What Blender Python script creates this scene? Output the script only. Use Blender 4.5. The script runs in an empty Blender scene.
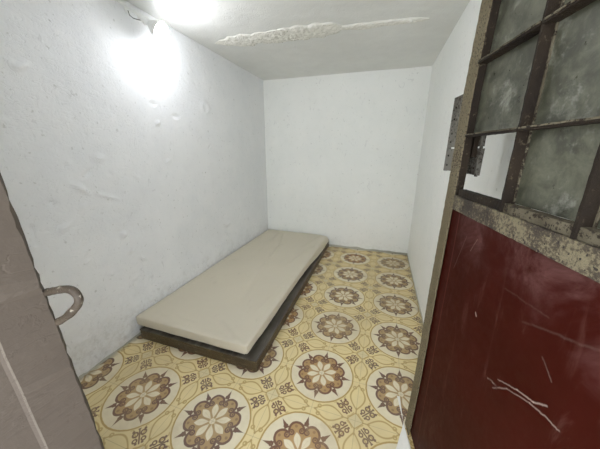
import bpy, bmesh, math, random
from mathutils import Vector, Matrix, noise
random.seed(7)
C = bpy.context.scene.collection
sc = bpy.context.scene

# ---------------------------------------------------------------- camera, world, exposure
cam_d = bpy.data.cameras.new('camera'); cam = bpy.data.objects.new('camera', cam_d); C.objects.link(cam)
cam_d.sensor_width = 36; cam_d.lens = 252.39 * 36 / 600; cam_d.clip_start = 0.01
rt = Vector((0.95030526, 0.31129515, 0.00390462)); up = Vector((-0.09050183, 0.26423522, 0.96020267))
fw = Vector((-0.2978747, 0.91283902, -0.27927691))
m3 = Matrix((rt, up, -fw)).transposed()
cam.matrix_world = Matrix.Translation((1.5637, -3.2638, 1.2645)) @ m3.to_4x4()
sc.camera = cam
W = bpy.data.worlds.new('world'); sc.world = W; W.use_nodes = True
W.node_tree.nodes['Background'].inputs[0].default_value = (0.80, 0.84, 0.88, 1)
W.node_tree.nodes['Background'].inputs[1].default_value = 5.3
BULB_STRENGTH = 145.0
sc.view_settings.view_transform = 'Standard'; sc.view_settings.look = 'None'
sc.view_settings.gamma = 1.0; sc.view_settings.exposure = 0.0
sc.view_settings.use_curve_mapping = False
sc.cycles.diffuse_bounces = 8; sc.cycles.max_bounces = 12
sc.cycles.sample_clamp_indirect = 6

# ---------------------------------------------------------------- room figures
H = 2.125; BX = 1.941; FY = -3.05; FX = 1.975           # ceiling, right wall at back, front wall y, right wall at front
def lin(r, g, b):
    f = lambda c: ((c/255+0.055)/1.055)**2.4 if c/255 > 0.04045 else c/255/12.92
    return (f(r), f(g), f(b), 1)

# ---------------------------------------------------------------- node expression helper
class X:
    nt = None
    def __init__(s, v): s.v = v
    @staticmethod
    def op(o, *a):
        n = X.nt.nodes.new('ShaderNodeMath'); n.operation = o
        for i, q in enumerate(a):
            if isinstance(q, X): q = q.v
            if isinstance(q, (int, float)): n.inputs[i].default_value = q
            else: X.nt.links.new(q, n.inputs[i])
        return X(n.outputs[0])
    def __add__(a, b): return X.op('ADD', a, b)
    __radd__ = __add__
    def __sub__(a, b): return X.op('SUBTRACT', a, b)
    def __rsub__(a, b): return X.op('SUBTRACT', b, a)
    def __mul__(a, b): return X.op('MULTIPLY', a, b)
    __rmul__ = __mul__
    def __truediv__(a, b): return X.op('DIVIDE', a, b)
def fmin(a, b): return X.op('MINIMUM', a, b)
def fmax(a, b): return X.op('MAXIMUM', a, b)
def fabs(a): return X.op('ABSOLUTE', a)
def fsqrt(a): return X.op('SQRT', a)
def hyp(a, b): return fsqrt(a*a + b*b)
def fill(d, w=0.006):      # 1 inside (d<0), soft edge
    n = X.op('MULTIPLY_ADD', d, -1.0/w, 0.5); n.v.node.use_clamp = True; return n
def clamp01(a):
    n = a + 0.0; n.v.node.use_clamp = True; return n
def ring(cx, cy, rad, hw, px, py): return fabs(hyp(px-cx, py-cy) - rad) - hw
def segd(px, py, ax, ay, bx, by, hw):
    dx, dy = bx-ax, by-ay; l2 = dx*dx+dy*dy
    t = clamp01(((px-ax)*dx + (py-ay)*dy) / l2)
    return hyp(px-ax-t*dx, py-ay-t*dy) - hw
def mixc(f, a, b, mode='MIX'):
    n = X.nt.nodes.new('ShaderNodeMix'); n.data_type = 'RGBA'; n.blend_type = mode
    def put(s, q):
        if isinstance(q, X): q = q.v
        if isinstance(q, (int, float, tuple)): s.default_value = q
        else: X.nt.links.new(q, s)
    put(n.inputs[0], f); put(n.inputs[6], a); put(n.inputs[7], b)
    return n.outputs[2]
def newmat(name):
    m = bpy.data.materials.new(name); m.use_nodes = True; X.nt = m.node_tree
    return m, m.node_tree, m.node_tree.nodes['Principled BSDF']
def coord(nt, kind='Object'):
    return nt.nodes.new('ShaderNodeTexCoord').outputs[kind]
def nz(nt, vec, scale, detail=4, rough=0.55, dist=0.0, sc3=None):
    if sc3:
        mp = nt.nodes.new('ShaderNodeMapping'); mp.inputs['Scale'].default_value = sc3
        nt.links.new(vec, mp.inputs[0]); vec = mp.outputs[0]
    n = nt.nodes.new('ShaderNodeTexNoise'); n.inputs['Scale'].default_value = scale
    n.inputs['Detail'].default_value = detail; n.inputs['Roughness'].default_value = rough
    n.inputs['Distortion'].default_value = dist
    nt.links.new(vec, n.inputs['Vector']); return X(n.outputs[0])
def step(x, lo, hi):
    n = X.nt.nodes.new('ShaderNodeMapRange'); n.inputs[1].default_value = lo; n.inputs[2].default_value = hi
    n.interpolation_type = 'SMOOTHSTEP'
    X.nt.links.new(x.v, n.inputs[0]); return X(n.outputs[0])
def bump(nt, b, h, strength, dist=0.01):
    n = nt.nodes.new('ShaderNodeBump'); n.inputs['Strength'].default_value = strength
    n.inputs['Distance'].default_value = dist
    nt.links.new(h.v, n.inputs['Height']); nt.links.new(n.outputs[0], b.inputs['Normal'])

# ---------------------------------------------------------------- materials
def plaster(name, c1, c2, bs=0.6, rough=0.75, spots=0.0, dirt=None, low=None):
    m, nt, b = newmat(name); v = coord(nt)
    big = nz(nt, v, 1.3, 3); mid = nz(nt, v, 9, 6, 0.6); fine = nz(nt, v, 70, 4, 0.6)
    col = mixc(step(big*0.7 + mid*0.3, 0.35, 0.65), c1, c2)
    if spots:
        sp = nz(nt, v, 22, 2, 0.5)
        col = mixc(step(sp, 0.74, 0.80)*spots, col, lin(140, 138, 130))
    sep = nt.nodes.new('ShaderNodeSeparateXYZ'); nt.links.new(v, sep.inputs[0]); z = X(sep.outputs[2])
    if low:      # scuffed damp plaster low on the wall
        f = fill(z - low + (mid-0.5)*0.35, 0.12) * step(nz(nt, v, 30, 6, 0.7), 0.42, 0.62)
        col = mixc(f*0.2, col, dirt)
    if low:  # chips and scrapes: dirt, plus relief shading painted into the colour
        col = mixc(step(nz(nt, v, 38, 3, 0.5), 0.66, 0.72)*0.35, col, lin(165, 165, 160))
        col = mixc(step(nz(nt, v, 16, 5, 0.7, 1.5, (1, 1.4, 0.7)), 0.60, 0.68)*0.30, col, lin(190, 191, 192))
    scr = nz(nt, v, 14, 3, 0.5, 1.2, (1, 0.6, 1.6))
    ridg = step(fabs(scr-0.5), 0.0, 0.035)
    nt.links.new(col, b.inputs['Base Color']); b.inputs['Roughness'].default_value = rough
    b.inputs['Specular IOR Level'].default_value = 0.2
    ch = step(nz(nt, v, 33, 4, 0.6), 0.62, 0.70)
    bump(nt, b, mid*0.5 + fine*0.22 + ridg*0.12 + ch*0.14 + big, bs, 0.02)
    return m
M_wall = plaster('painted plaster', lin(229, 231, 233), lin(237, 238, 239), 0.42, 0.6, 0.5, lin(165, 160, 150), 0.22)
M_wallb = plaster('back plaster', lin(236, 238, 235), lin(242, 243, 240), 0.07, 0.7, 0.2, lin(190, 186, 172), 0.08)
M_ceil = plaster('ceiling plaster', lin(216, 217, 214), lin(225, 226, 223), 0.22, 0.75)
M_lump = plaster('lumpy plaster', lin(224, 223, 215), lin(231, 230, 223), 0.6, 0.85)
M_base = plaster('raw cement', lin(150, 150, 138), lin(190, 188, 175), 0.9, 0.9, 0.6)
M_jamb = plaster('grey painted jamb', lin(80, 71, 63), lin(87, 78, 69), 0.22, 0.7)
M_edge = plaster('worn pale edge', lin(92, 84, 75), lin(103, 94, 84), 0.5, 0.7)
M_corr = plaster('corridor cement', lin(120, 118, 112), lin(140, 138, 130), 0.5, 0.8)

def tile_mat():
    m, nt, b = newmat('patterned cement tile'); v = coord(nt)
    wob = nt.nodes.new('ShaderNodeTexNoise'); wob.inputs['Scale'].default_value = 30
    nt.links.new(v, wob.inputs['Vector'])
    sep = nt.nodes.new('ShaderNodeSeparateXYZ'); nt.links.new(v, sep.inputs[0])
    P = 0.44
    wx = (X(wob.outputs[0])-0.5)*0.012
    gx = (X(sep.outputs[0]) - 1.759)/P + 40.5; gy = (X(sep.outputs[1]) + 0.3274)/P + 40.5
    fx = X.op('FRACT', gx) - 0.5; fy = X.op('FRACT', gy) - 0.5
    ix = X.op('FLOOR', gx); iy = X.op('FLOOR', gy)
    ax = fabs(fx); ay = fabs(fy)
    r = hyp(fx, fy) + wx; th = X.op('ARCTAN2', fy, fx)
    K = math.pi/4
    ph = fabs(X.op('MODULO', th + 8*math.pi, K) - K/2)           # 0 on lobe axis
    p = r*X.op('COSINE', ph); q = r*X.op('SINE', ph)
    ps = K/2 - ph; p2 = r*X.op('COSINE', ps); q2 = r*X.op('SINE', ps)   # spike axis
    # per-medallion hue
    wn = nt.nodes.new('ShaderNodeTexWhiteNoise'); wn.noise_dimensions = '2D'
    cb = nt.nodes.new('ShaderNodeCombineXYZ'); nt.links.new(ix.v, cb.inputs[0]); nt.links.new(iy.v, cb.inputs[1])
    nt.links.new(cb.outputs[0], wn.inputs['Vector']); hue = X(wn.outputs[0])
    n1 = nz(nt, v, 3.2, 5); n2 = nz(nt, v, 25, 5, 0.65); n3 = nz(nt, v, 7, 6, 0.7)
    cream = mixc(n2, lin(212, 200, 170), lin(234, 224, 196)); base = mixc(n1, lin(220, 200, 144), lin(230, 213, 164))
    olive = lin(176, 146, 84); tan = mixc(step(hue, 0.4, 0.9), lin(174, 146, 102), lin(182, 140, 86))
    dark = mixc(step(hue, 0.3, 0.8), lin(110, 84, 70), lin(114, 76, 56))
    col = base
    # tendrils between corner stars
    cx = 0.5 - ax; cy = 0.5 - ay
    t = fmax(cx, cy); w = fmin(cx, cy)
    s = X.op('SINE', (t-0.13)*(math.pi/0.33))
    curve = fmax(fabs(w - s*0.085) - 0.009, fabs(t-0.295)-0.165)
    tend = fmin(curve, fmin(ring(0.415, 0.046, 0.018, 0.007, t, w), hyp(t-0.425, w-0.038)-0.010))
    tend = fmin(tend, fmin(segd(t, w, 0.15, 0.105, 0.25, 0.16, 0.007), hyp(t-0.258, w-0.155)-0.017))
    tend = fmin(tend, hyp(t-0.46, w)-0.013)
    tend = fmax(tend, 0.43 - r)
    col = mixc(fill(tend, 0.008)*0.85, col, olive)
    # corner star: pale diamond with olive outline
    dm = cx + cy
    col = mixc(fill(dm-0.085, 0.01), col, mixc(0.75, cream, lin(214, 198, 150)))
    col = mixc(fill(fabs(dm-0.09)-0.006, 0.007), col, olive)
    star = fmin(segd(t, w, 0.08, 0.0, 0.15, 0.0, 0.008), segd(t, w, 0.05, 0.05, 0.085, 0.025, 0.007))
    col = mixc(fill(star, 0.007)*0.7, col, olive)
    # dark fleurs on the diagonals
    a = (cx+cy)*0.7071; bb = fabs(cx-cy)*0.7071
    fl = fmin(segd(a, bb, 0.105, 0, 0.265, 0, 0.0075), ring(0.145, 0.040, 0.019, 0.0075, a, bb))
    fl = fmin(fl, fmin(ring(0.214, 0.038, 0.024, 0.0085, a, bb), hyp(a-0.250, bb-0.055)-0.014))
    fl = fmin(fl, fmin(hyp(a-0.112, bb-0.03)-0.013, hyp(a-0.268, bb)-0.014))
    fl = fmax(fl, 0.435 - r)
    col = mixc(fill(fl, 0.007), col, dark)
    # medallion
    col = mixc(fill(r-0.405), col, cream)
    col = mixc(fill(fabs(r-0.415)-0.0085), col, olive)
    sp = fmax(q2 - (0.385 - p2)*0.26, 0.27 - p2)
    sp = fmin(sp, hyp(p2-0.300, q2-0.014)-0.013)
    col = mixc(fill(sp), col, dark)
    lobe = hyp(p-0.222, q) - 0.092
    col = mixc(fill(fmin(lobe, r-0.235)), col, tan)
    rim = fmax(fabs(hyp(p-0.222, q)-0.080)-0.0125, 0.205-p)
    curl = fmin(ring(0.205, 0.056, 0.024, 0.008, p, q), hyp(p-0.207, q-0.054)-0.010)
    col = mixc(fill(fmin(rim, curl)), col, dark)
    knob = hyp(p-0.262, q)-0.016
    col = mixc(fill(knob), col, mixc(0.5, dark, tan))
    # petals
    pet = q - X.op('SINE', clamp01((p-0.035)/0.165)*math.pi)*(0.014 + p*0.175)
    pet = fmax(pet, fmax(0.035-p, p-0.2))
    col = mixc(fill(pet, 0.008), col, cream)
    col = mixc(fill(fmax(fabs(q)-0.002, fabs(p-0.10)-0.05))*0.3, col, tan)
    col = mixc(fill(r-0.036), col, lin(222, 210, 180))
    col = mixc(fill(fabs(r-0.036)-0.003, 0.004)*0.8, col, olive)
    # joints of the 22 cm tiles
    j = fmin(fmin(ax, ay), fmin(cx, cy)) - 0.0018
    col = mixc(fill(j, 0.003)*0.55, col, lin(120, 105, 80))
    # wear and grime, then a greyer band along the walls
    col = mixc(step(n3, 0.52, 0.75)*0.38, col, lin(190, 172, 138))
    col = mixc(step(n2, 0.60, 0.80)*0.30, col, lin(235, 226, 200))
    col = mixc(step(nz(nt, v, 1.6, 4), 0.45, 0.75)*0.40, col, lin(165, 146, 112))
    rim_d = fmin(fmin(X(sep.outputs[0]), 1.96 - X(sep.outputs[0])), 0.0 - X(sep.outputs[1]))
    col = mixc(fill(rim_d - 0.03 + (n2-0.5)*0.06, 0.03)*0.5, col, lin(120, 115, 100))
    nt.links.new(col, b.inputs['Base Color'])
    rr = 0.33 + n3*0.3; nt.links.new(rr.v, b.inputs['Roughness'])
    bump(nt, b, fill(j, 0.004)*-0.5 + n2*0.25, 0.25, 0.004)
    return m
M_tile = tile_mat()

def rust_mat(name, c1, c2, c3, thr=0.52, sc_=38, rough=0.75, bs=0.7):
    m, nt, b = newmat(name); v = coord(nt)
    a = nz(nt, v, sc_, 6, 0.7); g = nz(nt, v, 7, 4); f = nz(nt, v, 130, 3)
    col = mixc(step(g, 0.35, 0.65), c1, c2)
    col = mixc(step(a*0.75+g*0.25, thr, thr+0.05), col, c3)
    nt.links.new(col, b.inputs['Base Color']); b.inputs['Roughness'].default_value = rough; b.inputs['Specular IOR Level'].default_value = 0.25
    bump(nt, b, a + f*0.4, bs, 0.003)
    return m
M_stile = rust_mat('chipped khaki paint on steel', lin(98, 88, 67), lin(113, 104, 82), lin(60, 48, 35), 0.53, 150)
M_bar = rust_mat('rusty dark glazing bar', lin(24, 17, 11), lin(40, 31, 21), lin(74, 65, 49), 0.58, 90)
M_rail = rust_mat('speckled lock rail', lin(74, 62, 52), lin(98, 88, 70), lin(148, 136, 108), 0.50, 85)
M_lip = rust_mat('pale putty edge', lin(70, 63, 49), lin(104, 97, 80), lin(40, 32, 23), 0.51, 100)
def rail_mat():
    m, nt, b = newmat('flaking lock rail paint'); v = coord(nt)
    a = nz(nt, v, 150, 6, 0.75); g = nz(nt, v, 12, 4, 0.6); f = nz(nt, v, 300, 3); pt = nz(nt, v, 110, 3, 0.5)
    col = mixc(step(g, 0.35, 0.6), lin(42, 33, 26), lin(72, 63, 48))
    col = mixc(step(a*0.55 + g*0.45, 0.495, 0.535)*0.8, col, lin(122, 113, 88))
    col = mixc(step(f, 0.55, 0.62)*0.5, col, lin(78, 66, 50))
    col = mixc(step(pt, 0.62, 0.66), col, lin(34, 26, 20))
    nt.links.new(col, b.inputs['Base Color']); b.inputs['Roughness'].default_value = 0.75
    bump(nt, b, a + f*0.3 - pt, 0.7, 0.002); return m
M_rail = rail_mat()
M_lock = rust_mat('grey rusted plate', lin(118, 115, 107), lin(88, 84, 76), lin(50, 43, 35), 0.52, 110)
M_staple = rust_mat('iron staple', lin(58, 50, 42), lin(80, 70, 58), lin(140, 132, 118), 0.56, 60, 0.55)
M_wood = None
def wood_mat():
    m, nt, b = newmat('dark weathered board'); v = coord(nt)
    g = nz(nt, v, 6, 6, 0.7, 0.4, (1, 1, 16)); k = nz(nt, v, 12, 4)
    st = nz(nt, v, 16, 6, 0.75, 0.3, (1, 1, 5.0))
    col = mixc(g, lin(34, 26, 18), lin(98, 82, 56))
    col = mixc(step(st, 0.55, 0.68)*0.55, col, lin(150, 134, 104))
    col = mixc(step(k, 0.5, 0.8)*0.4, col, lin(34, 30, 26))
    nt.links.new(col, b.inputs['Base Color']); b.inputs['Roughness'].default_value = 0.42
    bump(nt, b, g + st*0.7, 0.8, 0.004); return m
M_wood = wood_mat()
def top_mat():
    m, nt, b = newmat('dark rail top'); v = coord(nt)
    g = nz(nt, v, 12, 5, 0.65, 0.3, (1, .2, 1))
    col = mixc(step(g, 0.4, 0.7), lin(60, 55, 48), lin(96, 92, 84))
    nt.links.new(col, b.inputs['Base Color']); b.inputs['Roughness'].default_value = 0.3
    bump(nt, b, g, 0.3, 0.003); return m
M_top = top_mat()
def sheet_mat():
    m, nt, b = newmat('taupe sheet'); v = coord(nt)
    g = nz(nt, v, 3, 4); f = nz(nt, v, 18, 4, 0.6, 0.5, (1, 0.35, 1)); w = nz(nt, v, 400, 2)
    col = mixc(g, lin(201, 193, 174), lin(209, 201, 182))
    col = mixc(step(f, 0.62, 0.78)*0.25, col, lin(160, 152, 136))
    nt.links.new(col, b.inputs['Base Color']); b.inputs['Roughness'].default_value = 0.62
    b.inputs['Sheen Weight'].default_value = 0.1
    bump(nt, b, f*0.6 + w*0.05, 0.25, 0.006); return m
M_sheet = sheet_mat()
def foam_mat():
    m, nt, b = newmat('mattress foam'); v = coord(nt)
    nt.links.new(mixc(nz(nt, v, 60, 3), lin(120, 112, 96), lin(145, 136, 118)), b.inputs['Base Color'])
    b.inputs['Roughness'].default_value = 0.9; return m
M_foam = foam_mat()
def glass_mat():
    m, nt, b = newmat('dusty grimy glass'); v = coord(nt)
    a = nz(nt, v, 14, 7, 0.7, 0.3); g = nz(nt, v, 60, 5, 0.7); st = nz(nt, v, 13, 6, 0.7, 0.2)
    col = mixc(step(a, 0.35, 0.68), lin(58, 58, 46), lin(102, 102, 86))
    col = mixc(step(st*0.7+g*0.3, 0.50, 0.66)*0.6, col, lin(158, 158, 146))
    nt.links.new(col, b.inputs['Base Color'])
    rr = 0.16 + g*0.35; nt.links.new(rr.v, b.inputs['Roughness'])
    b.inputs['IOR'].default_value = 1.5; b.inputs['Transmission Weight'].default_value = 0.08
    bump(nt, b, st + g*0.2, 0.15, 0.003); return m
M_glass = glass_mat()
def red_mat():
    m, nt, b = newmat('oxblood painted sheet'); v = coord(nt)
    sep = nt.nodes.new('ShaderNodeSeparateXYZ'); nt.links.new(v, sep.inputs[0])
    u = X(sep.outputs[0]); z = X(sep.outputs[2])
    a = nz(nt, v, 4, 5, 0.6); g = nz(nt, v, 45, 4, 0.65); s = nz(nt, v, 10, 5, 0.7, 1.0, (2, 1, 0.4))
    col = mixc(step(a, 0.3, 0.7), lin(46, 9, 3), lin(53, 13, 7))
    col = mixc(step(s, 0.55, 0.75)*0.10, col, lin(150, 110, 100))
    uu = u + 0.008 + (a-0.5)*0.02; zz = z - 0.006 + (s-0.5)*0.014
    # pale chalky scrapes
    for (x0, z0, x1, z1, w, k) in ((0.448,0.760,0.500,0.789,0.0022,.6),(0.500,0.789,0.540,0.806,0.0026,.65),(0.540,0.806,0.566,0.826,0.003,.6),
            (0.440,0.727,0.476,0.765,0.0025,.4),(0.476,0.765,0.535,0.796,0.002,.5),(0.535,0.796,0.598,0.815,0.0026,.55),
            (0.418,0.731,0.446,0.741,0.0035,.5),(0.319,0.845,0.325,0.838,0.0035,.9),(0.236,0.99,0.258,1.03,0.002,.35),
            (0.47,0.93,0.62,0.99,0.004,.07),(0.40,0.965,0.52,0.975,0.003,.06),(0.53,0.90,0.56,0.875,0.0018,.3),(0.16,0.90,0.20,1.02,0.002,.2)):
        col = mixc(fill(segd(uu, zz, x0, z0, x1, z1, w*0.5), 0.0028)*k*0.55*step(g, 0.2, 0.5), col, lin(205, 185, 172))
    # sheet seam beside the stile and dusty band under the rail
    col = mixc(fill(fabs(u-0.128)-0.0022, 0.004)*0.22, col, lin(140, 85, 78))
    nd = nz(nt, v, 6, 6, 0.7, 0.8)
    col = mixc(fill(1.01 - z - (nd-0.5)*0.25, 0.12)*step(nd, 0.35, 0.7)*0.26, col, lin(150, 112, 108))
    nt.links.new(col, b.inputs['Base Color'])
    rr = 0.42 + g*0.25; nt.links.new(rr.v, b.inputs['Roughness'])
    b.inputs['Specular IOR Level'].default_value = 0.07
    bump(nt, b, a*0.4 + g*0.1, 0.2, 0.004); return m
M_red = red_mat()
def flat_mat(name, c, rough=0.5, em=0, ec=(1,1,1,1)):
    m, nt, b = newmat(name); v = coord(nt)
    nt.links.new(mixc(nz(nt, v, 40, 3), c, tuple(min(1, k*1.08) for k in c[:3])+(1,)), b.inputs['Base Color'])
    b.inputs['Roughness'].default_value = rough
    if em:
        b.inputs['Emission Color'].default_value = ec; b.inputs['Emission Strength'].default_value = em
    return m
M_white = flat_mat('white plastic', lin(225, 226, 224), 0.35)
M_film = flat_mat('crumpled white film', lin(225, 222, 214), 0.35)
M_globe = flat_mat('lit bulb', (1, 1, 1, 1), 0.4, BULB_STRENGTH, (0.945, 0.955, 1.0, 1))
M_dark = flat_mat('dark wire', lin(70, 70, 68), 0.5)

# ---------------------------------------------------------------- mesh helpers
def obj(name, bm, mat, parent=None, smooth=False, bevel=0):
    me = bpy.data.meshes.new(name); bmesh.ops.recalc_face_normals(bm, faces=bm.faces)
    if smooth:
        for e in bm.edges:
            if len(e.link_faces) == 2 and e.calc_face_angle(0) > 0.9: e.smooth = False
    bm.to_mesh(me); bm.free()
    o = bpy.data.objects.new(name, me); C.objects.link(o)
    for m_ in (mat if isinstance(mat, (list, tuple)) else [mat]): me.materials.append(m_)
    if smooth:
        for p in me.polygons: p.use_smooth = True
    if parent: o.parent = parent
    if bevel:
        md = o.modifiers.new('bevel', 'BEVEL'); md.width = bevel; md.segments = 2; md.limit_method = 'ANGLE'
    return o
def struct(name, bm, mat, **k):
    o = obj(name, bm, mat, **k); o['kind'] = 'structure'; return o
def thing(name, label, cat, loc=(0,0,0), rz=0, group=None):
    o = bpy.data.objects.new(name, None); C.objects.link(o); o.location = loc; o.rotation_euler = (0, 0, rz)
    o.empty_display_size = 0.1; o['label'] = label; o['category'] = cat
    if group: o['group'] = group
    return o
def tag(o, label, cat, group=None):
    o['label'] = label; o['category'] = cat
    if group: o['group'] = group
def box(bm, x0, x1, y0, y1, z0, z1):
    vs = [bm.verts.new((x, y, z)) for z in (z0, z1) for y in (y0, y1) for x in (x0, x1)]
    for f in ((0,1,3,2),(4,6,7,5),(0,4,5,1),(2,3,7,6),(0,2,6,4),(1,5,7,3)): bm.faces.new([vs[i] for i in f])
def bxm(*a):
    bm = bmesh.new(); box(bm, *a); return bm
def rough_bar(x0, x1, y0, y1, z0, z1, amp=0.001, seg=0.012, fx=None, f=60):
    """box subdivided along its length, edges eaten a little like corroded metal"""
    bm = bmesh.new(); L = (x1-x0, y1-y0, z1-z0); ax = L.index(max(L)); n = max(2, int(L[ax]/seg))
    o = [i for i in range(3) if i != ax]; lo = (x0, y0, z0); hi = (x1, y1, z1); rings = []
    for k in range(n+1):
        r_ = []
        for (s, t) in ((0,0),(1,0),(1,1),(0,1)):
            p = [0, 0, 0]; p[ax] = lo[ax] + L[ax]*k/n
            p[o[0]] = hi[o[0]] if s else lo[o[0]]; p[o[1]] = hi[o[1]] if t else lo[o[1]]
            v = Vector(p); d = noise.noise_vector(v*f)*amp; v += d
            if fx: v = fx(v)
            r_.append(bm.verts.new(v))
        rings.append(r_)
    for a, b in zip(rings, rings[1:]):
        for i in range(4): bm.faces.new((a[i], a[(i+1)%4], b[(i+1)%4], b[i]))
    bm.faces.new(rings[0]); bm.faces.new(rings[-1][::-1])
    return bm
def tube(bm, pts, r, n=10, closed_ends=True):
    pts = [Vector(p) for p in pts]; rings = []
    for i, p in enumerate(pts):
        t = (pts[min(i+1, len(pts)-1)] - pts[max(i-1, 0)]).normalized()
        a = t.orthogonal().normalized() if i == 0 else (rings_a - t*rings_a.dot(t)).normalized()
        rings_a = a; b = t.cross(a); rr = r[i] if isinstance(r, (list, tuple)) else r
        rings.append([bm.verts.new(p + (a*math.cos(2*math.pi*k/n) + b*math.sin(2*math.pi*k/n))*rr) for k in range(n)])
    for A, B in zip(rings, rings[1:]):
        for k in range(n): bm.faces.new((A[k], A[(k+1)%n], B[(k+1)%n], B[k]))
    if closed_ends: bm.faces.new(rings[0][::-1]); bm.faces.new(rings[-1])
def slab(P, n1, n2, th, disp):
    """gridded front sheet (P maps (s,t) in 0..1 to point, normal), with a flat back th behind"""
    bm = bmesh.new(); G = []; B = []
    for i in range(n1+1):
        g = []; b_ = []
        for j in range(n2+1):
            p, nn = P(i/n1, j/n2); d = disp(p) if 0 < i < n1 and 0 < j < n2 else 0
            g.append(bm.verts.new(p + nn*d))
            if i in (0, n1) or j in (0, n2): b_.append(bm.verts.new(p - nn*th))
            else: b_.append(None)
        G.append(g); B.append(b_)
    for i in range(n1):
        for j in range(n2): bm.faces.new((G[i][j], G[i+1][j], G[i+1][j+1], G[i][j+1]))
    for i in range(n1):
        bm.faces.new((G[i][0], B[i][0], B[i+1][0], G[i+1][0])); bm.faces.new((G[i][n2], G[i+1][n2], B[i+1][n2], B[i][n2]))
    for j in range(n2):
        bm.faces.new((G[0][j], G[0][j+1], B[0][j+1], B[0][j])); bm.faces.new((G[n1][j], B[n1][j], B[n1][j+1], G[n1][j+1]))
    per = [B[i][0] for i in range(n1+1)] + [B[n1][j] for j in range(1, n2+1)] + [B[i][n2] for i in range(n1-1, -1, -1)] + [B[0][j] for j in range(n2-1, 0, -1)]
    bm.faces.new(per)
    return bm
def fbm(p, s, o=4):
    return noise.fractal(p*s, 0.9, 2.0, o)

# ---------------------------------------------------------------- setting
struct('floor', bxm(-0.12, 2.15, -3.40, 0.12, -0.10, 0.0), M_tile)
# chips, gouges and patched spots on the left wall: (y, z, length y, length z, slant, height)
marks = []
def add_marks():
    for (y, z, ry, rz_, sl, h) in ((-2.56, 1.94, .035, .028, .3, -.006), (-2.53, 1.925, .05, .012, .5, .004), (-2.45, 1.62, .03, .012, .6, .004),
            (-2.60, 1.38, .05, .012, .1, .004), (-1.20, 1.63, .05, .05, 0, .003), (-1.20, 1.63, .03, .03, 0, -.003), (-2.33, 1.06, .05, .010, -.7, .004),
            (-2.20, 1.00, .07, .008, -.4, .003), (-2.70, 1.22, .012, .04, .1, .004), (-2.20, 1.22, .03, .02, 0, .003), (-1.0, .5, .05, .02, 0, .003),
            (-2.15, .74, .02, .015, 0, .004), (-2.75, 1.75, .05, .012, -.5, .004), (-1.75, 1.45, .02, .012, .4, .003)):
        marks.append((y, z, ry, rz_, sl, h))
    for _ in range(110):
        y = random.uniform(-3.0, -0.1); z = random.uniform(0.2, 2.0)
        marks.append((y, z, random.uniform(.008, .03), random.uniform(.005, .014), random.uniform(-.8, .8), random.choice((-1, 1))*random.uniform(.001, .003)))
add_marks()
def left_disp(p):
    d = 0.010*fbm(p, 1.1, 2) + 0.0012*fbm(p, 6, 4) + 0.0005*fbm(p, 22, 3)
    if p.z < 0.5: d += (0.5-p.z)*0.022*max(0, fbm(p + Vector((0, 3, 0)), 11, 4) + 0.1)
    for (y, z, ry, rz_, sl, h) in marks:
        dy = p.y-y; dz = p.z-z
        if abs(dy) < 0.14 and abs(dz) < 0.14:
            a = dy*math.cos(sl) + dz*math.sin(sl); b = -dy*math.sin(sl) + dz*math.cos(sl)
            q = (a/ry)**2 + (b/rz_)**2
            if q < 6: d += 2.6*h*math.exp(-q*q*0.6)
    return d
struct('wall_left', slab(lambda s, t: (Vector((0, -3.05*(1-s), H*t)), Vector((1, 0, 0))), 290, 200, 0.12, left_disp), M_wall, smooth=True)
struct('wall_back', slab(lambda s, t: (Vector((BX*s, 0, H*t)), Vector((0, -1, 0))), 90, 100, 0.12,
                         lambda p: 0.004*fbm(p, 1.5, 2) + 0.0008*fbm(p, 9, 4)), M_wallb, smooth=True)
struct('wall_right', slab(lambda s, t: (Vector((BX + (FX-BX)*s, -3.05*s, H*t)), Vector((-1, 0.011, 0))), 120, 90, 0.12,
                          lambda p: 0.003*fbm(p, 1.5, 2) + 0.0008*fbm(p, 9, 4)), M_wallb, smooth=True)
struct('ceiling', slab(lambda s, t: (Vector((-0.1 + 2.2*s, -3.25 + 3.3*t, H)), Vector((0, 0, -1))), 120, 170, 0.12,
                       lambda p: 0.006*fbm(p, 1.3, 2) + 0.0012*fbm(p, 8, 4)), M_ceil, smooth=True)
# front wall round the doorway: left piece, header, right stub
fb = bmesh.new(); box(fb, -0.1, 0.90, -3.25, FY, 0, H); box(fb, 0.90, 1.94, -3.25, FY, 1.97, H); box(fb, 1.94, 2.10, -3.25, FY, 0, H)
struct('wall_front', fb, M_wall)
# leaning rough jamb on the left of the doorway
def jamb():
    bm = bmesh.new(); prof = [(-0.20, -3.05+0.0), (0.0-0.012, -3.05), (0.0, -3.058), (0.0, -3.1185), (-0.0015, -3.1205), (-0.004, -3.124), (-0.011, -3.25), (-0.20, -3.25)]
    N = 150; rings = []
    for k in range(N+1):
        z = 1.97*k/N; bx = 1.061 + (1.244-z)*0.10; r_ = []
        for i, (x, y) in enumerate(prof):
            v = Vector((bx + x, y, z))
            if i == 0 or i == 7: v.x = 0.90
            elif i in (1, 2):
                e = noise.noise(Vector((i*3.1, 0, z*24)))*0.007 + noise.noise(Vector((i, 9, z*70)))*0.004
                v.x += e - 0.001; v.y -= abs(e)*0.8
            elif i in (3, 4, 5): v.y += noise.noise(Vector((0, 5, z*20)))*0.0012
            r_.append(bm.verts.new(v))
        rings.append(r_)
    for a, b in zip(rings, rings[1:]):
        for i in range(8):
            f = bm.faces.new((a[i], a[(i+1) % 8], b[(i+1) % 8], b[i])); f.material_index = 1 if i == 3 else 0
    bm.faces.new(rings[0]); bm.faces.new(rings[-1][::-1])
    return bm
struct('trim_1', jamb(), [M_jamb, M_edge])
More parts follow.
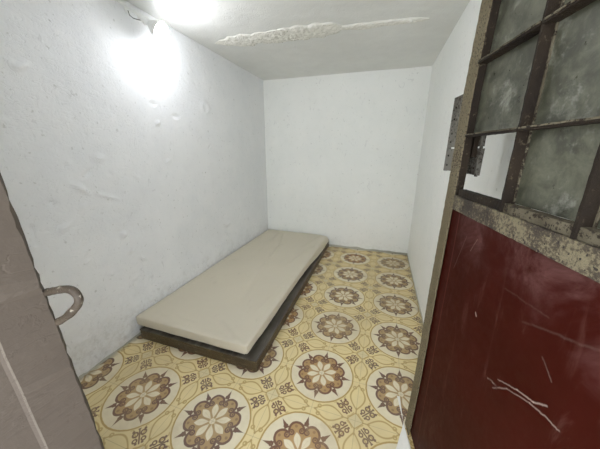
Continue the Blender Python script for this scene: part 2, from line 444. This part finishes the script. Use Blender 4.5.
# thick line of lumpy patching plaster across the ceiling
def lump(x0, x1, y0, w0, w1, h, seed, yk=0.05):
    bm = bmesh.new(); nx = int((x1-x0)/0.008); ny = 18; G = []
    for i in range(nx+1):
        s = i/nx; x = x0 + (x1-x0)*s; env = min(1, s*5, (1-s)*7)**0.6 if 0 < s < 1 else 0
        wd = (w0 + (w1-w0)*s)*env*(1 + 0.45*noise.noise(Vector((x*11, seed, 0)))) + 0.002
        yc = y0 + yk*s + 0.012*noise.noise(Vector((x*7, seed+5, 0)))
        row = []
        for j in range(ny+1):
            t = j/ny*2-1; y = yc + t*wd/2; p = Vector((x, y, seed))
            hh = h*env*(1-t*t)**0.45 * (0.55 + 0.8*abs(noise.noise(p*26)) + 0.5*abs(noise.noise(p*60)))
            row.append(bm.verts.new((x, y, H - 0.001 - max(0, hh) + (0.012 if abs(t) > .999 else 0))))
        G.append(row)
    for i in range(nx):
        for j in range(ny): bm.faces.new((G[i][j], G[i+1][j], G[i+1][j+1], G[i][j+1]))
    bm.faces.new([G[i][0] for i in range(nx+1)] + [G[i][ny] for i in range(nx, -1, -1)])
    return bm
struct('trim_2', lump(0.12, 1.19, -1.16, 0.19, 0.26, 0.020, 3.0, 0.03), M_lump, smooth=True)
struct('trim_3', lump(1.12, 1.76, -1.12, 0.10, 0.05, 0.012, 8.0, 0.04), M_lump, smooth=True)
# mortar left along the foot of the walls
def mortar(p0, p1, nrm, w, h, seed, amp=0.6):
    p0 = Vector(p0); p1 = Vector(p1); nrm = Vector(nrm); L = (p1-p0).length; n = int(L/0.015); bm = bmesh.new(); R_ = []
    for i in range(n+1):
        q = p0.lerp(p1, i/n); k1 = 1 + amp*noise.noise(Vector((i*.13, seed, 0))) + .3*noise.noise(Vector((i*.5, seed, 2))); k2 = 1 + amp*noise.noise(Vector((i*.11, seed, 7)))
        R_.append([bm.verts.new(q - nrm*0.01), bm.verts.new(q + nrm*w*k1), bm.verts.new(q + nrm*w*k1*0.75 + Vector((0, 0, h*k2*0.35))),
                   bm.verts.new(q + nrm*w*k1*0.25 + Vector((0, 0, h*k2*0.9))), bm.verts.new(q - nrm*0.01 + Vector((0, 0, h*k2)))])
    for a, b in zip(R_, R_[1:]):
        for i in range(5): bm.faces.new((a[i], a[(i+1) % 5], b[(i+1) % 5], b[i]))
    bm.faces.new(R_[0]); bm.faces.new(R_[-1][::-1]); return bm
struct('baseboard_back', mortar((0.0, 0, 0), (BX, 0, 0), (0, -1, 0), 0.016, 0.022, 1), M_base)
struct('baseboard_left', mortar((0, -3.05, 0), (0, 0, 0), (1, 0, 0), 0.010, 0.012, 4), M_base)
struct('baseboard_right', mortar((BX, -0.0, 0), (FX, -3.05, 0), (-1, 0, 0), 0.006, 0.008, 9), M_base)

# ---------------------------------------------------------------- bed platform
bed = thing('bed_platform', 'low dark weathered wooden bed platform lying on the tiled floor under the mattress', 'bed base', (0.487, -1.14, 0))
def loc(o): o.location = (-0.487, 1.14, 0); return o
def taper(v):
    v.x -= 0.020*(v.y+2.2)/2.15*(v.x > 0.5); return v
def board(name, x0, x1, y0, y1, z0, z1, mat=M_wood, amp=0.0016):
    return loc(obj(name, rough_bar(x0, x1, y0, y1, z0, z1, amp, 0.03, taper, 25), mat, bed, bevel=0.002))
board('end_rail', 0.058, 0.951, -2.206, -2.180, 0.001, 0.070)
board('end_rail', 0.058, 0.951, -0.078, -0.052, 0.001, 0.070)
board('side_rail', 0.917, 0.948, -2.178, -0.080, 0.001, 0.070)
board('side_rail', 0.062, 0.090, -2.178, -0.080, 0.001, 0.070)
board('top_panel', 0.056, 0.953, -2.208, -0.050, 0.0715, 0.0785, M_top, 0.0008)
for k in range(4): board('cross_slat', 0.093, 0.914, -1.80+k*0.45, -1.72+k*0.45, 0.02, 0.068)

# ---------------------------------------------------------------- mattress with sheet
mat_t = thing('mattress', 'thin single mattress wrapped in a taupe sheet on the low dark platform', 'mattress', (0.44, -1.1, 0.0795))
Q = [Vector((0.010, -2.188)), Vector((0.886, -2.192)), Vector((0.900, -0.022)), Vector((0.014, -0.018))]
folds = [((0.30, -0.15), (0.44, -0.62), .012, .006), ((0.44, -0.62), (0.50, -1.15), .016, .005), ((0.22, -0.10), (0.27, -0.8), .02, .004),
         ((0.50, -1.15), (0.60, -1.75), .03, .003), ((0.80, -0.10), (0.70, -0.55), .015, .004), ((0.85, -0.35), (0.74, -1.0), .02, .0035),
         ((0.82, -2.18), (0.60, -2.05), .012, .004), ((0.84, -1.5), (0.78, -1.9), .02, .003), ((0.15, -2.1), (0.45, -2.13), .012, .003)]
def sheet_top(x, y):
    d = 0.0035*noise.noise(Vector((x*3, y*2, 1))) + 0.0012*noise.noise(Vector((x*12, y*5, 4)))
    for (a, b, w, h) in folds:
        a = Vector(a); b = Vector(b); q = Vector((x, y)); ab = b-a; t = max(0, min(1, (q-a).dot(ab)/ab.length_squared))
        e = (q-a-ab*t).length; d += 3.0*h*math.exp(-(e/(w*0.75))**2)*(1-0.4*t)
    return d
def mattress_mesh(inset, z0, z1, rad, disp=True, nx=56, ny=130, nz_=10):
    bm = bmesh.new(); V = {}
    hx, hy, hz = 0.5*0.87, 0.5*2.18, (z1-z0)/2
    def vert(i, j, k):
        if (i, j, k) in V: return V[(i, j, k)]
        p = Vector(((i/nx*2-1)*hx, (j/ny*2-1)*hy, (k/nz_*2-1)*hz))
        inn = Vector([max(-h+rad, min(h-rad, c)) for c, h in zip(p, (hx, hy, hz))]); d = p-inn
        if d.length > 1e-9: p = inn + d*(rad*max(abs(c) for c in d)/d.length/rad)
        s = (p.x/hx+1)/2; t = (p.y/hy+1)/2
        q = (Q[0]*(1-s)+Q[1]*s)*(1-t) + (Q[3]*(1-s)+Q[2]*s)*t
        cen = Vector((0.44, -1.1)); q = cen + (q-cen)*(1-inset)
        z = (z0+z1)/2 + p.z
        if disp:
            f = (p.z/hz+1)/2
            z += sheet_top(q.x, q.y)*f
            side = min(1, max(0, 1-f)*1.4)
            o = 0.0055*noise.noise(Vector((q.x*9, q.y*6, z*25))) + 0.003*noise.noise(Vector((q.x*30+q.y*20, 3, z*12)))
            if abs(p.x) > hx-rad*.6: q = Vector((q.x + math.copysign(o*side, p.x)*(1 if p.x > 0 else 0.2), q.y))
            if p.y < -hy+rad*.6: q = Vector((q.x, q.y - o*side))
            # bottom hem waves, taut at the near right corner
            cr = max(0, 1 - ((q.x-0.90)**2 + (q.y+0.02)**2)**0.5/0.16); z -= 0.018*cr*cr*f
            if p.x > hx-rad*.6:      # the sheet hangs over the platform towards the head end
                u_ = max(0, min(1, (q.y+1.1)/0.7)); u_ = u_*u_*(3-2*u_)
                q = Vector((q.x + 0.034*u_*(1-f), q.y)); z -= 0.007*u_*(1-f)
            z += (1-f)*0.003*noise.noise(Vector((q.x*5, q.y*4, 8)))
        V[(i, j, k)] = bm.verts.new((q.x-0.44, q.y+1.1, z-0.0795)); return V[(i, j, k)]
    for i in range(nx):
        for j in range(ny):
            for k in (0, nz_): bm.faces.new((vert(i,j,k), vert(i+1,j,k), vert(i+1,j+1,k), vert(i,j+1,k)))
    for i in range(nx):
        for k in range(nz_):
            for j in (0, ny): bm.faces.new((vert(i,j,k), vert(i+1,j,k), vert(i+1,j,k+1), vert(i,j,k+1)))
    for j in range(ny):
        for k in range(nz_):
            for i in (0, nx): bm.faces.new((vert(i,j,k), vert(i,j+1,k), vert(i,j+1,k+1), vert(i,j,k+1)))
    return bm
obj('fitted_sheet', mattress_mesh(0, 0.090, 0.157, 0.011), M_sheet, mat_t, smooth=True)
obj('foam_core', mattress_mesh(0.03, 0.0800, 0.130, 0.008, False, 10, 20, 3), M_foam, mat_t)
# rolled hem along the foot of the sheet
hm = bmesh.new(); pts = []
for k in range(61):
    s = k/60; q = Q[0].lerp(Q[1], s*0.96+0.02); pts.append((q.x-0.44, q.y+1.1+0.004, 0.0945-0.0795 + 0.004*noise.noise(Vector((s*7, 2, 0)))))
tube(hm, pts, 0.0035, 6)
obj('hem', hm, M_sheet, mat_t, smooth=True)

# ---------------------------------------------------------------- lamp and conduit
lamp = thing('ceiling_lamp', 'lit white bulb in a small holder in the corner of left wall and ceiling', 'lamp', (0.1013, -1.838, 2.0255))
O = Vector((0.1013, -1.838, 2.0255)); cB = Vector((0.173, -1.805, 1.973)); ax = (cB-O).normalized()
def axial(name, prof, mat, em=False, n=32):
    bm = bmesh.new(); tube(bm, [ax*a for a, _ in prof], [r for _, r in prof], n); return obj(name, bm, mat, lamp, smooth=True)
Lc = (cB-O).length
axial('lamp_holder', [(-0.030, .010), (-0.028, .0185), (-0.004, .0195), (0.010, .020), (0.011, .025), (0.019, .025), (0.020, .020), (0.032, .0195), (0.033, .012)], M_white)
axial('bulb_collar', [(0.0335, .013), (0.035, .0175), (0.050, .030), (0.066, .043), (0.082, .0520), (Lc + 0.0025, .0540), (Lc + 0.0030, .050)], M_white)  # housing carried past the bulb's middle, shaped to keep light off the wall
RB = 0.053; g = [(Lc + 0.0032, 0.048)]
for k in range(0, 25):
    a = math.pi*(0.52 + 0.48*k/24); g.append((Lc - math.cos(a)*RB, max(0.0006, math.sin(a)*RB)))
axial('bulb', g, M_globe, True)
# bent arm from the wall
arm = bmesh.new(); tube(arm, [(-0.092, -0.024, 0.050), (-0.075, -0.024, 0.050), (-0.052, -0.021, 0.040), (-0.036, -0.016, 0.027), (-0.020, -0.010, 0.0155)], 0.0085, 12)
obj('arm', arm, M_white, lamp, smooth=True)
bk = bmesh.new(); tube(bk, [(-0.0985, -0.024, 0.050), (-0.088, -0.024, 0.050)], 0.019, 20); obj('wall_rose', bk, M_white, lamp, bevel=0.002)
cd = bmesh.new(); tube(cd, [(0.024, -3.04, 2.098), (0.024, -2.6, 2.096), (0.026, -2.2, 2.094), (0.026, -1.98, 2.094), (0.024, -1.884, 2.092)], 0.0115, 14)
co = obj('conduit', cd, M_white, None, smooth=True); tag(co, 'white plastic conduit running along the top of the left wall to the lamp', 'conduit')
wr = bmesh.new(); tube(wr, [(-0.080, -0.030, 0.042), (-0.070, -0.034, 0.016), (-0.050, -0.028, 0.000), (-0.026, -0.018, -0.006), (-0.004, -0.012, -0.010)], 0.0022, 6)
obj('wire', wr, M_dark, lamp, smooth=True)

# ---------------------------------------------------------------- steel door standing open on the right
door = thing('steel_door', 'open steel door with rusty glazing bars, dusty panes and a dark red lower panel', 'door', (1.769, -2.257, 0.0), math.atan2(-0.985, 0.172))
DW = 0.80; DT = 1.93; D0 = 0.0; GL = 0.026      # width, height, front plane, glass set back by GL
def lean(v):      # the free edge bows outward towards the foot
    t = max(0.0, min(1.0, (0.55 - v.z)/0.55)); v.x -= (0.026*t*t + 0.013*max(0, min(1, (1.2-v.z)/0.45))); v.x += 0.075*max(0, v.z-1.43); return v
obj('stile', rough_bar(0.032, 0.088, 0.0, 0.004, 0.012, DT, 0.0012, 0.008, lean), M_stile, door)
obj('edge_web', rough_bar(0.032, 0.037, 0.0052, 0.034, 0.012, DT, 0.0006, 0.01, lean), M_stile, door)
obj('stile', rough_bar(DW-0.05, DW, 0.0, 0.032, 0.012, DT, 0.0012, 0.012), M_stile, door)
obj('top_rail', rough_bar(0.105, DW-0.051, 0.0, 0.032, DT-0.055, DT, 0.0012, 0.012), M_stile, door)
obj('lock_rail', rough_bar(0.089, DW-0.051, 0.0005, 0.034, 1.086, 1.131, 0.0012, 0.01), M_rail, door)
# lower sheet
def sheet_panel():
    bm = bmesh.new(); nx, nz2 = 40, 60; F = []; B = []
    for i in range(nx+1):
        f = []; b_ = []
        for j in range(nz2+1):
            z = 0.030 + (1.0855-0.030)*j/nz2; x0 = 0.080 - 0.026*(max(0, min(1, (0.55-z)/0.55)))**2 - 0.013*max(0, min(1, (1.2-z)/0.45))
            x = x0 + (DW-0.051-x0)*i/nx
            y = 0.0085 + 0.0018*noise.noise(Vector((x*4, 0, z*3)))
            f.append(bm.verts.new((x, y, z))); b_.append(bm.verts.new((x, y+0.003, z)))
        F.append(f); B.append(b_)
    for i in range(nx):
        for j in range(nz2):
            bm.faces.new((F[i][j], F[i+1][j], F[i+1][j+1], F[i][j+1])); bm.faces.new((B[i][j], B[i][j+1], B[i+1][j+1], B[i+1][j]))
    for i in range(nx):
        for j in (0, nz2): bm.faces.new((F[i][j], F[i+1][j], B[i+1][j], B[i][j]))
    for j in range(nz2):
        for i in (0, nx): bm.faces.new((F[i][j], F[i][j+1], B[i][j+1], B[i][j]))
    return bm
obj('lower_panel', sheet_panel(), M_red, door, smooth=False)
obj('bottom_rail', rough_bar(0.052, DW-0.051, 0.015, 0.034, 0.012, 0.060, 0.001, 0.02), M_stile, door)
# glazing bars: T sections, thin front edge, deep web, pale putty lip at the glass
ys = [(0.089, 0.095)]; muls = [0.322, 0.512]
for u in muls:
    mu = obj('mullion', rough_bar(u, u+0.006, 0.001, GL-0.002, 1.1315, DT-0.056, 0.0009, 0.008), M_bar, door)
    obj('putty_edge', rough_bar(u+0.0065, u+0.0095, GL-0.004, GL-0.0005, 1.150, DT-0.056, 0.0007, 0.010), M_lip, mu)
spans = [(0.1035, muls[0]-0.0005), (muls[0]+0.0065, muls[1]-0.0005), (muls[1]+0.0065, DW-0.0515)]
zb = [1.311, 1.503, 1.695]
for z in zb:
    for a, b_ in spans:
        gb = obj('glazing_bar', rough_bar(a - (0.013 if a < .2 else 0), b_, 0.0, GL-0.0008, z-0.0035, z+0.0035, 0.0009, 0.01), M_bar, door)
        obj('bar_lip', rough_bar(a - (0.013 if a < .2 else 0), b_, -0.0020, -0.0004, z+0.0008, z+0.0042, 0.0008, 0.008), M_lip, gb)
for a, b_ in spans: obj('sill_bar', rough_bar(a, b_, 0.006, GL-0.0005, 1.1315, 1.152, 0.0010, 0.01), M_lip if a > .2 else M_bar, door)
obj('stile_web', rough_bar(0.083, 0.088, 0.0052, GL-0.0012, 1.1305, DT-0.056, 0.0006, 0.01, lambda v: Vector((v.x+0.075*max(0, v.z-1.43), v.y, v.z))), M_bar, door)
zs = [1.1525] + zb + [DT-0.055]
for ci, (a, b_) in enumerate(spans):
    for ri in range(4):
        if ci == 0 and ri == 0: continue            # this pane is missing: the wall shows through
        z0 = zs[ri] + (0.0003 if ri else 0); z1 = zs[ri+1] - 0.0003
        obj('pane', bxm(a+0.0005 - (0.024 if ci == 0 else 0), b_-0.0005, GL, GL+0.003, z0, z1), M_glass, door)
# old lock plate fixed behind the free edge: flat bars with gaps between them
lk = obj('lock_plate', bxm(-0.150, -0.142, 0.046, 0.060, 1.192, 1.457), M_lock, door, bevel=0.001)
def lkp(x0, x1, z0, z1, y0=0.048, y1=0.054, nm='lock_strap'): 
    return obj(nm, rough_bar(x0, x1, y0, y1, z0, z1, 0.0012, 0.008), M_lock, lk)
lkp(-0.1415, 0.069, 1.2805, 1.340); lkp(0.0735, 0.1025, 1.2805, 1.340); lkp(-0.1415, 0.108, 1.3405, 1.457)
lkp(-0.1415, 0.108, 1.195, 1.2745)
lkp(0.103, 0.109, 1.192, 1.455, 0.040, 0.0475)
for z in (1.215, 1.25, 1.30, 1.33, 1.38, 1.42):
    b2 = bmesh.new(); bmesh.ops.create_uvsphere(b2, u_segments=10, v_segments=6, radius=0.0035, matrix=Matrix.Translation((0.078, 0.0475, z)))
    bmesh.ops.create_uvsphere(b2, u_segments=10, v_segments=6, radius=0.0035, matrix=Matrix.Translation((-0.125, 0.0475, z)))
    obj('rivet', b2, M_bar, lk, smooth=True)
obj('lock_spacer', bxm(0.03, 0.08, 0.0335, 0.0475, 1.25, 1.40), M_bar, lk)

# ---------------------------------------------------------------- iron staple in the left jamb
st = bmesh.new()
ctl = [(1.050, -3.058, 1.042), (1.085, -3.052, 1.052), (1.118, -3.050, 1.061), (1.136, -3.050, 1.061), (1.144, -3.050, 1.052), (1.139, -3.050, 1.040),
       (1.122, -3.050, 1.024), (1.098, -3.051, 1.006), (1.070, -3.055, 0.990), (1.050, -3.060, 0.980)]
def smooth(c, n=6):
    out = []; c = [Vector(p) for p in c]
    for i in range(len(c)-1):
        p0, p1, p2, p3 = c[max(i-1, 0)], c[i], c[i+1], c[min(i+2, len(c)-1)]
        for k in range(n):
            t = k/n; out.append(0.5*((2*p1) + (p2-p0)*t + (2*p0-5*p1+4*p2-p3)*t*t + (3*p1-p0-3*p2+p3)*t**3))
    out.append(c[-1]); return out
sp_ = smooth(ctl); o0 = Vector((1.075, -3.055, 1.02))
tube(st, [p-o0 for p in sp_], [0.0060 + 0.0010*noise.noise(p*90) for p in sp_], 10)
so = obj('iron_staple', st, M_staple, None, smooth=True); so.location = o0
tag(so, 'dark iron staple loop driven into the edge of the grey doorway jamb', 'staple')

# ---------------------------------------------------------------- white plastic strip caught under the door, crumbs
def film():
    bm = bmesh.new(); n = 44; m_ = 8; G = []
    for i in range(n+1):
        s = i/n; y = -2.105 - 0.345*s
        k = max(0, (s-0.42)/0.58)
        xl = 1.753 + 0.022*s if s < 0.42 else 1.762 - 0.060*k
        xr = xl + 0.005 if s < 0.42 else xl + 0.005 + 0.10*k
        xr = min(xr, 1.765 + 0.1746*(-2.257-y))
        row = []
        for j in range(m_+1):
            t = j/m_; x = xl + (xr-xl)*t + 0.0015*noise.noise(Vector((0, y*30, 1)))
            z = 0.0025 + 0.030*k*t*t + 0.006*abs(noise.noise(Vector((x*50, y*16, 3))))*(0.3 + k)
            row.append(bm.verts.new((x-1.75, y+2.3, z)))
        G.append(row)
    for i in range(n):
        for j in range(m_): bm.faces.new((G[i][j], G[i+1][j], G[i+1][j+1], G[i][j+1]))
    return bm
fo = obj('plastic_strip', film(), M_film, None, smooth=True); fo.location = (1.75, -2.3, 0)
md = fo.modifiers.new('t', 'SOLIDIFY'); md.thickness = 0.0012; md.offset = 1
tag(fo, 'crumpled white plastic strip on the tiles at the foot of the steel door', 'plastic strip')
def crumb(x, y, r, seed):
    bm = bmesh.new(); bmesh.ops.create_icosphere(bm, subdivisions=2, radius=r)
    for v in bm.verts: v.co += v.co.normalized()*noise.noise(v.co*90 + Vector((seed, 0, 0)))*r*0.7; v.co.z = max(v.co.z*0.6, -r*0.35)
    o = obj('plaster_crumb', bm, M_lump); o.location = (x, y, r*0.35+0.001); return o
tag(crumb(0.945, -0.045, 0.014, 1), 'white plaster crumb on the floor by the back corner of the mattress', 'plaster crumb')
